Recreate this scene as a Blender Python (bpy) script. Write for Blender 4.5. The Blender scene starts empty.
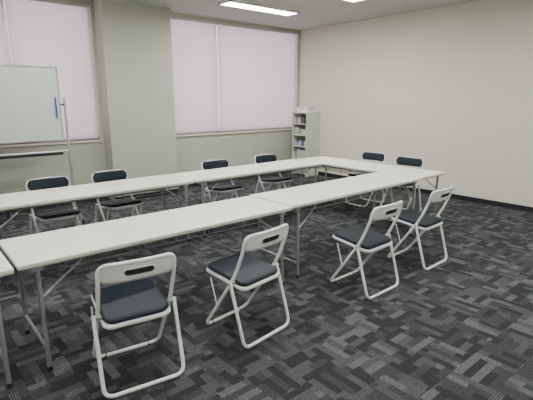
import bpy, math, random
from mathutils import Vector, Matrix
random.seed(4)
S = bpy.context.scene
COL = S.collection

# ------------------------------------------------------------ materials
def new_mat(name):
    m = bpy.data.materials.new(name); m.use_nodes = True
    nt = m.node_tree
    return m, nt, nt.nodes["Principled BSDF"]

def simple(name, col, rough=0.6, metal=0.0, noise=0.04, scale=30, bump=0.0, spec=0.5):
    m, nt, b = new_mat(name)
    tc = nt.nodes.new("ShaderNodeTexCoord")
    n = nt.nodes.new("ShaderNodeTexNoise"); n.inputs["Scale"].default_value = scale
    n.inputs["Detail"].default_value = 3
    nt.links.new(tc.outputs["Object"], n.inputs["Vector"])
    r = nt.nodes.new("ShaderNodeValToRGB")
    c = Vector(col)
    lo = [max(0, v*(1-noise)) for v in c]; hi = [min(1, v*(1+noise)) for v in c]
    r.color_ramp.elements[0].color = (*lo, 1); r.color_ramp.elements[0].position = .3
    r.color_ramp.elements[1].color = (*hi, 1); r.color_ramp.elements[1].position = .7
    nt.links.new(n.outputs["Fac"], r.inputs["Fac"])
    nt.links.new(r.outputs["Color"], b.inputs["Base Color"])
    b.inputs["Roughness"].default_value = rough
    b.inputs["Metallic"].default_value = metal
    b.inputs["Specular IOR Level"].default_value = spec
    if bump > 0:
        bp = nt.nodes.new("ShaderNodeBump"); bp.inputs["Strength"].default_value = bump
        bp.inputs["Distance"].default_value = 0.002
        nt.links.new(n.outputs["Fac"], bp.inputs["Height"])
        nt.links.new(bp.outputs["Normal"], b.inputs["Normal"])
    return m

def emis(name, col, st):
    m, nt, b = new_mat(name)
    b.inputs["Base Color"].default_value = (.8, .8, .8, 1)
    b.inputs["Emission Color"].default_value = (*col, 1)
    b.inputs["Emission Strength"].default_value = st
    return m

def blind_mat():
    m, nt, b = new_mat("blind_fabric")
    nt.nodes.remove(b)
    out = [n for n in nt.nodes if n.type == 'OUTPUT_MATERIAL'][0]
    d = nt.nodes.new("ShaderNodeBsdfDiffuse"); d.inputs["Color"].default_value = (.46, .41, .40, 1)
    t = nt.nodes.new("ShaderNodeBsdfTranslucent"); t.inputs["Color"].default_value = (.62, .50, .55, 1)
    tc = nt.nodes.new("ShaderNodeTexCoord")
    w = nt.nodes.new("ShaderNodeTexNoise"); w.inputs["Scale"].default_value = 2.0
    mp = nt.nodes.new("ShaderNodeMapping"); mp.inputs["Scale"].default_value = (3, 3, .6)
    nt.links.new(tc.outputs["Object"], mp.inputs["Vector"]); nt.links.new(mp.outputs[0], w.inputs["Vector"])
    r = nt.nodes.new("ShaderNodeValToRGB")
    r.color_ramp.elements[0].color = (.58, .46, .48, 1); r.color_ramp.elements[1].color = (.66, .53, .55, 1)
    nt.links.new(w.outputs["Fac"], r.inputs["Fac"]); nt.links.new(r.outputs["Color"], t.inputs["Color"])
    mx = nt.nodes.new("ShaderNodeMixShader"); mx.inputs[0].default_value = .5
    nt.links.new(d.outputs[0], mx.inputs[1]); nt.links.new(t.outputs[0], mx.inputs[2])
    nt.links.new(mx.outputs[0], out.inputs["Surface"])
    return m

def carpet_mat():
    m, nt, b = new_mat("carpet_tiles")
    L = nt.links
    def N(t, **k):
        n = nt.nodes.new(t)
        for a, v in k.items(): setattr(n, a, v)
        return n
    def M(op, a, bb=None, c=None):
        n = N("ShaderNodeMath", operation=op)
        for i, v in enumerate((a, bb, c)):
            if v is None: continue
            if isinstance(v, (int, float)): n.inputs[i].default_value = v
            else: L.new(v, n.inputs[i])
        return n.outputs[0]
    geo = N("ShaderNodeNewGeometry")
    sep = N("ShaderNodeSeparateXYZ"); L.new(geo.outputs["Position"], sep.inputs[0])
    X, Y = M('ADD', sep.outputs[0], 20.13), M('ADD', sep.outputs[1], 20.21)
    T = 0.25
    tx, ty = M('FLOOR', M('DIVIDE', X, T)), M('FLOOR', M('DIVIDE', Y, T))
    par = M('MODULO', M('ADD', tx, ty), 2.0)
    ipar = M('SUBTRACT', 1.0, par)
    def mix(a, c): return M('ADD', M('MULTIPLY', a, ipar), M('MULTIPLY', c, par))
    u, v = mix(X, Y), mix(Y, X)
    tid = M('ADD', M('MULTIPLY', tx, 13.7), M('MULTIPLY', ty, 7.3))
    row = M('FLOOR', M('DIVIDE', v, 0.05))
    wn = N("ShaderNodeTexWhiteNoise", noise_dimensions='2D')
    cb = N("ShaderNodeCombineXYZ"); L.new(row, cb.inputs[0]); L.new(tid, cb.inputs[1]); L.new(cb.outputs[0], wn.inputs["Vector"])
    sh = M('MULTIPLY', wn.outputs["Value"], 0.2)
    blk = M('FLOOR', M('DIVIDE', M('ADD', u, sh), 0.17))
    wn2 = N("ShaderNodeTexWhiteNoise", noise_dimensions='3D')
    cb2 = N("ShaderNodeCombineXYZ"); L.new(row, cb2.inputs[0]); L.new(tid, cb2.inputs[1]); L.new(blk, cb2.inputs[2]); L.new(cb2.outputs[0], wn2.inputs["Vector"])
    r = N("ShaderNodeValToRGB"); r.color_ramp.interpolation = 'CONSTANT'
    e = r.color_ramp.elements
    e[0].position = 0; e[0].color = (0.022,)*3 + (1,)
    e[1].position = .28; e[1].color = (0.047,)*3 + (1,)
    a = e.new(.58); a.color = (.078,)*3 + (1,)
    a = e.new(.84); a.color = (.125,)*3 + (1,)
    L.new(wn2.outputs["Value"], r.inputs["Fac"])
    # thin yarn stripes, broken up by noise
    st = M('FRACT', M('DIVIDE', v, 0.0125))
    cut = M('GREATER_THAN', st, 0.42)
    ns = N("ShaderNodeTexNoise"); ns.inputs["Scale"].default_value = 55; ns.inputs["Detail"].default_value = 4
    L.new(geo.outputs["Position"], ns.inputs["Vector"])
    n2 = N("ShaderNodeTexNoise"); n2.inputs["Scale"].default_value = 400
    L.new(geo.outputs["Position"], n2.inputs["Vector"])
    f = M('MULTIPLY_ADD', cut, 0.75, 0.3)
    f = M('MULTIPLY', f, M('MULTIPLY_ADD', ns.outputs["Fac"], 1.6, 0.2))
    f = M('MULTIPLY', f, M('MULTIPLY_ADD', n2.outputs["Fac"], 0.8, 0.6))
    base = M('ADD', M('MULTIPLY', r.outputs["Color"], f), 0.014)
    mixc = N("ShaderNodeVectorMath", operation='SCALE'); mixc.inputs[0].default_value = (0.95, 1.0, 1.08)
    L.new(base, mixc.inputs["Scale"])
    L.new(mixc.outputs[0], b.inputs["Base Color"])
    b.inputs["Roughness"].default_value = .95
    b.inputs["Specular IOR Level"].default_value = .15
    bp = N("ShaderNodeBump"); bp.inputs["Strength"].default_value = .4; bp.inputs["Distance"].default_value = .003
    L.new(n2.outputs["Fac"], bp.inputs["Height"]); L.new(bp.outputs["Normal"], b.inputs["Normal"])
    return m

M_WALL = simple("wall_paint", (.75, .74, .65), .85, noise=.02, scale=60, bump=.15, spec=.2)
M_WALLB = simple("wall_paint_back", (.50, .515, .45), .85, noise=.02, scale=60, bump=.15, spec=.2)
M_CEIL = simple("ceiling_board", (.54, .55, .53), .95, noise=.08, scale=140, bump=.3, spec=.1)
M_CARPET = carpet_mat()
M_BASE = simple("vinyl_baseboard", (.02, .02, .022), .5)
M_BLIND = blind_mat()
M_ALU = simple("aluminium", (.62, .62, .60), .35, .8)
M_TOP = simple("laminate_top", (.94, .95, .83), .20, noise=.012, scale=8)
M_EDGE = simple("laminate_edge", (.84, .84, .75), .4)
M_UNDER = simple("table_underside", (.30, .29, .26), .6)
M_LEG = simple("table_leg_steel", (.40, .41, .42), .35, .6)
M_CHW = simple("chair_white_enamel", (.90, .92, .92), .3, noise=.01)
M_PAD = simple("chair_vinyl_pad", (.013, .020, .030), .5, noise=.1, scale=200, bump=.2, spec=.25)
M_BLK = simple("black_plastic", (.02, .02, .02), .5)
M_WB = simple("whiteboard_surface", (.60, .65, .61), .25, noise=.01, scale=3)
M_SHELF = simple("shelf_steel", (.62, .63, .58), .5)
M_SHIN = simple("shelf_inside", (.35, .36, .33), .6)
M_LAMP = emis("lamp_diffuser", (1.0, .995, .93), 46.0)
M_CASE = simple("lamp_casing", (.8, .8, .78), .5)
M_BLUE = simple("blue_marker", (.02, .08, .45), .4)

# ------------------------------------------------------------ mesh builder
class MB:
    def __init__(s): s.v = []; s.f = []; s.m = []; s.sm = []; s.mats = []
    def mi(s, mat):
        if mat not in s.mats: s.mats.append(mat)
        return s.mats.index(mat)
    def add(s, vs, fs, mat, smooth=False, mtx=None):
        o = len(s.v)
        s.v += [tuple(mtx @ Vector(p)) if mtx else tuple(p) for p in vs]
        for f in fs:
            s.f.append([i+o for i in f]); s.m.append(s.mi(mat)); s.sm.append(smooth)
    def box(s, lo, hi, mat, mtx=None):
        (a, b, c), (d, e, f) = lo, hi
        vs = [(a,b,c),(d,b,c),(d,e,c),(a,e,c),(a,b,f),(d,b,f),(d,e,f),(a,e,f)]
        s.add(vs, [(0,3,2,1),(4,5,6,7),(0,1,5,4),(1,2,6,5),(2,3,7,6),(3,0,4,7)], mat, False, mtx)
    def bev_slab(s, cx, cy, w, d, z0, z1, r, bev, mat, matside=None, fy=None, seg=5):
        """rounded-corner slab with eased edges; fy(x,y)->dz lets the slab be dished"""
        def ring(inset, z):
            pts = []
            rr = max(r-inset, .001)
            for k, (sx, sy) in enumerate(((1,1),(-1,1),(-1,-1),(1,-1))):
                ox, oy = cx+sx*(w/2-inset-rr), cy+sy*(d/2-inset-rr)
                for i in range(seg+1):
                    a = math.pi/2*k + math.pi/2*i/seg
                    x, y = ox+rr*math.cos(a), oy+rr*math.sin(a)
                    pts.append((x, y, z+(fy(x, y) if fy else 0)))
            return pts
        rings = [ring(bev, z0), ring(0, z0+bev), ring(0, z1-bev), ring(bev*.3, z1-bev*.3), ring(bev, z1)]
        n = len(rings[0]); vs = sum(rings, [])
        side = []
        for k in range(len(rings)-1):
            for i in range(n):
                j = (i+1) % n
                side.append((k*n+i, k*n+j, (k+1)*n+j, (k+1)*n+i))
        s.add(vs, side, matside or mat, True)
        s.add(rings[-1], [tuple(range(n))], mat)
        s.add(rings[0], [tuple(reversed(range(n)))], matside or mat)
    def tube(s, pts, r, mat, closed=False, seg=10):
        pts = [Vector(p) for p in pts]; n = len(pts)
        T = []
        for i in range(n):
            a = pts[i-1] if (i > 0 or closed) else pts[i]
            b = pts[(i+1) % n] if (i < n-1 or closed) else pts[i]
            T.append((b-a).normalized())
        up = Vector((0, 0, 1)) if abs(T[0].z) < .9 else Vector((1, 0, 0))
        nrm = T[0].cross(up).normalized(); vs = []
        for i in range(n):
            nrm = (nrm - T[i]*nrm.dot(T[i])).normalized()
            bn = T[i].cross(nrm)
            for k in range(seg):
                a = 2*math.pi*k/seg
                vs.append(pts[i] + r*(math.cos(a)*nrm + math.sin(a)*bn))
        fs = []
        for i in range(n if closed else n-1):
            j = (i+1) % n
            for k in range(seg):
                l = (k+1) % seg
                fs.append((i*seg+k, i*seg+l, j*seg+l, j*seg+k))
        s.add(vs, fs, mat, True)
        if not closed:
            s.add(vs[:seg], [tuple(reversed(range(seg)))], mat)
            s.add(vs[-seg:], [tuple(range(seg))], mat)
    def mesh(s, name):
        me = bpy.data.meshes.new(name)
        me.from_pydata([tuple(p) for p in s.v], [], s.f)
        for m in s.mats: me.materials.append(m)
        for p, mi, sm in zip(me.polygons, s.m, s.sm):
            p.material_index = mi; p.use_smooth = sm
        me.update()
        return me
    def obj(s, name, loc=(0,0,0), rz=0, parent=None):
        o = bpy.data.objects.new(name, s.mesh(name)); COL.objects.link(o)
        o.location = loc; o.rotation_euler = (0, 0, rz)
        if parent: o.parent = parent
        return o

def rounded(pts, rad, closed=False, seg=6):
    pts = [Vector(p) for p in pts]; n = len(pts); out = []
    if not isinstance(rad, (list, tuple)): rad = [rad]*n
    for i in range(n):
        if (not closed and i in (0, n-1)) or rad[i] == 0:
            out.append(pts[i]); continue
        p = pts[i]; a = pts[i-1]; b = pts[(i+1) % n]
        da, db = (a-p), (b-p)
        ra = min(rad[i], da.length*.48, db.length*.48)
        A, B = p+da.normalized()*ra, p+db.normalized()*ra
        for k in range(seg+1):
            t = k/seg
            out.append(A*(1-t)**2 + p*2*t*(1-t) + B*t*t)
    return out

# ------------------------------------------------------------ room
XR, XL, YB, YF, H = 6.9, -3.6, 7.0, -2.6, 3.02
b = MB(); b.box((XL-.15, YF-.15, -.1), (XR+.15, YB+.15, 0), M_CARPET); b.obj("floor")
b = MB(); b.box((XL-.15, YF-.15, H), (XR+.15, YB+.15, H+.1), M_CEIL); b.obj("ceiling")
b = MB(); b.box((XR, YF-.15, 0), (XR+.15, YB+.15, H), M_WALL); b.obj("wall_right")
b = MB(); b.box((XL-.15, YF-.15, 0), (XL, YB+.15, H), M_WALL); b.obj("wall_left")
b = MB(); b.box((XL, YF-.15, 0), (XR, YF, H), M_WALL); b.obj("wall_front")
SILL, WT = .97, 2.96
W1 = (-1.7, 2.50); W2 = (3.70, 6.82)
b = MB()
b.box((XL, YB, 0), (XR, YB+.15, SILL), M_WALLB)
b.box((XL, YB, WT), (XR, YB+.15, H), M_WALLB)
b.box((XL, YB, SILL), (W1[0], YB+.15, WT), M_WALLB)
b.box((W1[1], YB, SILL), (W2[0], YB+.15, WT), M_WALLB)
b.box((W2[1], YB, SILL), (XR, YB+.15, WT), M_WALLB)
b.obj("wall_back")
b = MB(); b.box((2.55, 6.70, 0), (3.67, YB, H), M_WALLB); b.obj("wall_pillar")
b = MB(); b.box((XR-.012, YF, 0), (XR, YB, .075), M_BASE); b.obj("baseboard_right")
b = MB()
b.box((XL, YB-.012, 0), (2.55, YB, .075), M_BASE); b.box((3.67, YB-.012, 0), (XR-.012, YB, .075), M_BASE)
b.box((2.538, 6.688, 0), (3.682, 6.70, .075), M_BASE)
b.obj("baseboard_back")

def window(name, x0, x1, splits):
    b = MB()
    e = .04
    b.box((x0, YB+.06, SILL), (x1, YB+.12, SILL+e), M_ALU)
    b.box((x0, YB+.06, WT-e), (x1, YB+.12, WT), M_ALU)
    for x in [x0] + splits + [x1-e]:
        b.box((x, YB+.06, SILL), (x+e, YB+.12, WT), M_ALU)
    b.box((x0, YB-.03, SILL-.025), (x1, YB+.06, SILL), M_EDGE)
    b.obj(name)
window("window_1", W1[0], W1[1], [1.345])
window("window_2", W2[0], W2[1], [4.76])

def blind(x0, x1):
    root = bpy.data.objects.new("roller_blind", None); COL.objects.link(root)
    root.location = ((x0+x1)/2, YB-.012+.03, 0)
    w = (x1-x0)/2
    b = MB(); b.add([(-w, 0, SILL+.012), (w, 0, SILL+.012), (w, 0, WT-.03), (-w, 0, WT-.03)], [(0, 1, 2, 3)], M_BLIND)
    b.obj("fabric", parent=root)
    b = MB(); b.box((-w, -.008, SILL+.004), (w, .008, SILL+.03), M_BLIND); b.obj("bottom_bar", parent=root)
    b = MB(); b.box((-w, -.03, WT-.04), (w, .02, WT), M_ALU); b.obj("headrail", parent=root)
blind(-1.66, -.2); blind(-.17, 1.345); blind(1.385, 2.48)
blind(3.72, 4.765); blind(4.795, 6.80)

# lights outside windows (daylight)
def area(name, loc, rot, sx, sy, p, col):
    l = bpy.data.lights.new(name, 'AREA'); l.shape = 'RECTANGLE'; l.size = sx; l.size_y = sy
    l.energy = p; l.color = col
    o = bpy.data.objects.new(name, l); COL.objects.link(o); o.location = loc; o.rotation_euler = rot
    return o
area("daylight_window_1", ((W1[0]+W1[1])/2, YB+.6, 1.97), (-math.pi/2, 0, 0), 4.4, 2.2, 64, (1, .97, .96))
area("daylight_window_2", ((W2[0]+W2[1])/2, YB+.6, 1.97), (-math.pi/2, 0, 0), 3.4, 2.2, 45, (1, .97, .96))

# ceiling lamps
def lamp(x, y):
    b = MB(); w, d = .70, .14
    b.box((-w, -d, -.045), (w, -d+.015, 0), M_CASE); b.box((-w, d-.015, -.045), (w, d, 0), M_CASE)
    b.box((-w, -d, -.045), (-w+.015, d, 0), M_CASE); b.box((w-.015, -d, -.045), (w, d, 0), M_CASE)
    b.box((-w+.015, -d+.015, -.03), (w-.015, d-.015, -.005), M_LAMP)
    b.obj("ceiling_light", (x, y, H))
for x in (4.70, 1.9, -1.4):
    for y in (5.66, 4.25, 1.6, -1.0) if x > 4 else (5.0, 2.3, -.6):
        lamp(x, y)

# ------------------------------------------------------------ folding tables
TL, TW, TH = 2.1, .60, .70
def table_mesh():
    b = MB()
    LY = .28
    b.bev_slab(0, 0, TL-.004, TW-.004, TH-.03, TH, .012, .004, M_TOP, M_EDGE)
    b.box((-TL/2+.05, -TW/2+.03, TH-.045), (TL/2-.05, TW/2-.03, TH-.0305), M_UNDER)
    for s in (-1, 1):
        xl = s*(TL/2-.10)
        b.tube(rounded([(xl, -LY, .012), (xl, -LY+.01, TH-.05), (xl, LY-.01, TH-.05), (xl, LY, .012)], [0, .03, .03, 0]), .013, M_LEG)
        b.tube([(xl, -LY, .14), (xl, LY, .14)], .010, M_LEG)
        for y in (-LY, LY):
            b.tube([(xl, y, 0), (xl, y, .03)], .016, M_BLK)
            b.tube([(xl, y, .47), (xl-s*.26, y*.9, TH-.05)], .007, M_LEG, seg=6)
        b.box((xl-.03, -.28, TH-.06), (xl+.03, -.23, TH-.03), M_LEG); b.box((xl-.03, .23, TH-.06), (xl+.03, .28, TH-.03), M_LEG)
    # wire shelf below the top
    for y in (-.17, -.06, .05, .16):
        b.tube([(-.82, y, .585), (.82, y, .585)], .005, M_LEG, seg=6)
    for x in (-.78, -.26, .26, .78):
        b.tube(rounded([(x, -.20, TH-.045), (x, -.20, .58), (x, .20, .58), (x, .20, TH-.045)], [0, .03, .03, 0], seg=4), .005, M_LEG, seg=6)
    for y in (-.2, .2):
        b.tube([(-.95, y, TH-.06), (.95, y, TH-.06)], .010, M_LEG, seg=6)
    return b.mesh("folding_table")
TM = table_mesh()
def put(name, me, x, y, deg):
    o = bpy.data.objects.new(name, me); COL.objects.link(o)
    o.location = (x, y, 0); o.rotation_euler = (0, 0, math.radians(deg)); return o
J, J2 = .415, 2.535
put("folding_table", TM, J+1.05, 2.905, 0)
put("folding_table", TM, J2+1.05, 2.935, 0)
put("folding_table", TM, J-1.07, 2.88, 0)
put("folding_table", TM, J+1.05, 4.51, 0)
put("folding_table", TM, J2+1.05, 4.51, 0)
put("folding_table", TM, J-1.055, 4.51, 0)
put("folding_table", TM, J2+2.10+.315, 3.71, 90)

# ------------------------------------------------------------ folding chairs
def chair_mesh():
    b = MB()
    hw = .205; R = .0115
    topz, yt = .768, -.210
    def yside(z): # main tube profile, seat to top
        if z < .47: return -.105 + (.47-z)/(.47-R)*.32
        if z < .66: return -.105 - (z-.47)/.19*.08
        return -.185 - (z-.66)/(topz-.66)*.025
    def ycurve(x): return -.035*(1-(x/hw)**2)
    side = lambda s: [(s*hw, .215, R), (s*hw, -.105, .47), (s*hw, -.185, .66), (s*hw, yt, topz)]
    L = side(-1); Rr = side(1)
    loop = [L[0], L[1], L[2], L[3], (-.10, yt-.028, topz+.004), (0, yt-.036, topz+.006), (.10, yt-.028, topz+.004), Rr[3], Rr[2], Rr[1], Rr[0]]
    b.tube(rounded(loop, [.07, .12, .03, .06, .05, .05, .05, .06, .03, .12, .07], closed=True), R, M_CHW, closed=True)
    # rear leg loop
    hr = .228
    rl = [(-hr, -.085, .445), (-hr, -.215, R), (hr, -.215, R), (hr, -.085, .445)]
    b.tube(rounded(rl, [0, .06, .06, 0]), R, M_CHW)
    for s in (-1, 1):   # pivot bolts and seat links
        b.tube([(s*(hw-.015), -.09, .43), (s*(hr+.014), -.09, .43)], .009, M_LEG, seg=8)
        b.tube([(s*(hw+.004), .07, .215), (s*(hw-.004), .14, .40)], .005, M_CHW, seg=6)
    # seat: steel pan + pad
    dz = lambda x, y: .045*(y+.15)/.40 - .010*(1-(abs(x)/.2)**2)
    b.bev_slab(0, .030, .385, .400, .385, .408, .05, .006, M_CHW, fy=dz)
    b.bev_slab(0, .030, .372, .388, .407, .438, .055, .013, M_PAD, fy=dz)
    # backrest panel, curved in plan
    n, k = 16, 6
    def panel(off, thick, z0, z1, wd, mat, cr):
        vs = []; fs = []
        for i in range(n+1):
            x = -wd + 2*wd*i/n
            t = max(0, (abs(x)-(wd-cr))/cr); sh = cr*(1-math.sqrt(max(0, 1-t*t)))
            for j in range(k+1):
                z = (z0+sh) + (z1-z0-2*sh)*j/k
                yb = yside(z) + ycurve(x)
                vs.append((x, yb+off, z)); vs.append((x, yb+off+thick, z))
        def idx(i, j, s): return (i*(k+1)+j)*2+s
        for i in range(n):
            for j in range(k):
                fs.append((idx(i,j,0), idx(i+1,j,0), idx(i+1,j+1,0), idx(i,j+1,0)))
                fs.append((idx(i,j,1), idx(i,j+1,1), idx(i+1,j+1,1), idx(i+1,j,1)))
            fs.append((idx(i,0,0), idx(i,0,1), idx(i+1,0,1), idx(i+1,0,0)))
            fs.append((idx(i,k,0), idx(i+1,k,0), idx(i+1,k,1), idx(i,k,1)))
        for j in range(k):
            fs.append((idx(0,j,0), idx(0,j+1,0), idx(0,j+1,1), idx(0,j,1)))
            fs.append((idx(n,j,0), idx(n,j,1), idx(n,j+1,1), idx(n,j+1,0)))
        b.add(vs, fs, mat, True)
    panel(-.006, .012, .662, .774, hw, M_CHW, .035)
    panel(.006, .018, .668, .779, hw-.003, M_PAD, .035)
    panel(-.011, .006, .698, .740, .085, M_CHW, .015)
    panel(-.013, .006, .703, .735, .078, M_BLK, .010)
    for s in (-1, 1):
        b.tube([(s*.13, .215, R*.98), (s*.16, .215, R*.98)], R+.0004, M_BLK)
    return b.mesh("folding_chair")
CM = chair_mesh()
def chair_rear(x, y, deg):   # x,y = centre of rear foot bar
    a = math.radians(deg)
    put("folding_chair", CM, x - math.sin(a)*.215, y + math.cos(a)*.215, deg)
chair_rear(.89, 2.10, -9)
chair_rear(1.765, 2.055, 7)
chair_rear(2.965, 1.955, 1)
chair_rear(3.885, 1.985, 2)
for x, y, d in ((1.18, 4.77, 180), (1.87, 4.81, 184), (3.29, 4.76, 178), (4.22, 4.78, 180)):
    put("folding_chair", CM, x, y, d)
put("folding_chair", CM, 5.48, 4.08, 90)
put("folding_chair", CM, 5.39, 3.39, 92)

# ------------------------------------------------------------ whiteboard
root = bpy.data.objects.new("whiteboard", None); COL.objects.link(root); root.location = (.80, 6.10, 0)
b = MB(); b.box((-.89, -.006, 1.09), (.89, .014, 1.985), M_WB); b.obj("board", parent=root)
b = MB()
for lo, hi in (((-.90,-.014,1.075),(.90,.018,1.092)), ((-.90,-.014,1.983),(.90,.018,2.0)), ((-.90,-.014,1.09),(-.885,.018,1.985)), ((.885,-.014,1.09),(.90,.018,1.985))):
    b.box(lo, hi, M_ALU)
b.obj("frame", parent=root)
b = MB()
for s in (-1, 1):
    b.tube([(s*.95, 0, .07), (s*.95, 0, 1.62)], .016, M_ALU)
    b.tube([(s*.90, 0, 1.53), (s*.97, 0, 1.53)], .014, M_BLK)
    b.tube(rounded([(s*.95, -.30, .07), (s*.95, 0, .09), (s*.95, .30, .07)], .05), .016, M_ALU)
    for y in (-.29, .29):
        b.tube([(s*.95-.012, y, .028), (s*.95+.012, y, .028)], .028, M_BLK, seg=14)
        b.tube([(s*.95, y, .03), (s*.95, y, .075)], .008, M_ALU)
b.tube([(-.95, 0, .93), (.95, 0, .93)], .014, M_ALU); b.tube([(-.95, 0, .25), (.95, 0, .25)], .014, M_ALU)
b.obj("stand", parent=root)
b = MB(); b.box((-.85, -.09, .895), (.85, -.01, .905), M_BLK); b.box((-.85, -.09, .905), (.85, -.084, .93), M_BLK)
b.obj("pen_tray", parent=root)
b = MB(); b.tube([(.84, -.018, 1.36), (.84, -.018, 1.62)], .010, M_BLUE); b.obj("marker", parent=root)

# ------------------------------------------------------------ shelf cabinet in the corner
root = bpy.data.objects.new("bookshelf", None); COL.objects.link(root); root.location = (6.69, 6.575, 0)
b = MB(); D, W, HH = .195, .215, 1.33
b.box((-D, -W, 0), (D, -W+.018, HH), M_SHELF); b.box((-D, W-.018, 0), (D, W, HH), M_SHELF)
b.box((D-.012, -W+.018, .05), (D, W-.018, HH-.018), M_SHIN)
b.box((-D, -W+.018, HH-.018), (D, W-.018, HH), M_SHELF)
for z in (.05, .36, .62, .86, 1.09): b.box((-D+.005, -W+.018, z-.009), (D-.012, W-.018, z+.009), M_SHELF)
b.obj("cabinet", parent=root)
b = MB()
fc = [simple("file_%d" % i, c, .6) for i, c in enumerate([(.04,.04,.045), (.65,.64,.58), (.10,.22,.36), (.55,.56,.54)])]
def files(z, y0, y1, hmax, pal):
    y = y0
    while y < y1:
        t = random.uniform(.022, .05)
        b.box((-D+random.uniform(.02, .07), y, z), (.14, y+t, z+hmax*random.uniform(.8, 1)), fc[random.choice(pal)]); y += t+.002
files(1.10, -W+.06, W-.16, .14, [0, 0, 3])
files(.87, -W+.025, -.05, .12, [1, 3]); files(.87, .05, W-.09, .15, [3, 1])
files(.63, -W+.05, W-.16, .12, [2, 1, 3])
files(.37, -W+.025, W-.12, .2, [3, 1])
files(.06, -W+.025, 0, .25, [3, 1])
b.obj("files", parent=root)
b = MB(); b.bev_slab(.0, -.07, .28, .26, HH+.0005, HH+.055, .01, .003, M_CHW); b.bev_slab(.02, .13, .22, .13, HH+.0005, HH+.11, .01, .003, M_EDGE)
b.bev_slab(.0, -.07, .22, .20, HH+.0555, HH+.10, .01, .003, M_SHELF)
b.obj("paper_boxes", parent=root)

# ------------------------------------------------------------ world + camera
w = bpy.data.worlds.new("World"); S.world = w; w.use_nodes = True
bg = w.node_tree.nodes["Background"]; bg.inputs[0].default_value = (.85, .9, 1, 1); bg.inputs[1].default_value = 2.0

cam = bpy.data.cameras.new("camera"); co = bpy.data.objects.new("camera", cam); COL.objects.link(co)
co.location = (0, 0, 1.6); cam.sensor_width = 36; cam.lens = 435/533*36
co.rotation_euler = (math.radians(90-13.07), 0, math.radians(-40.4))
S.camera = co
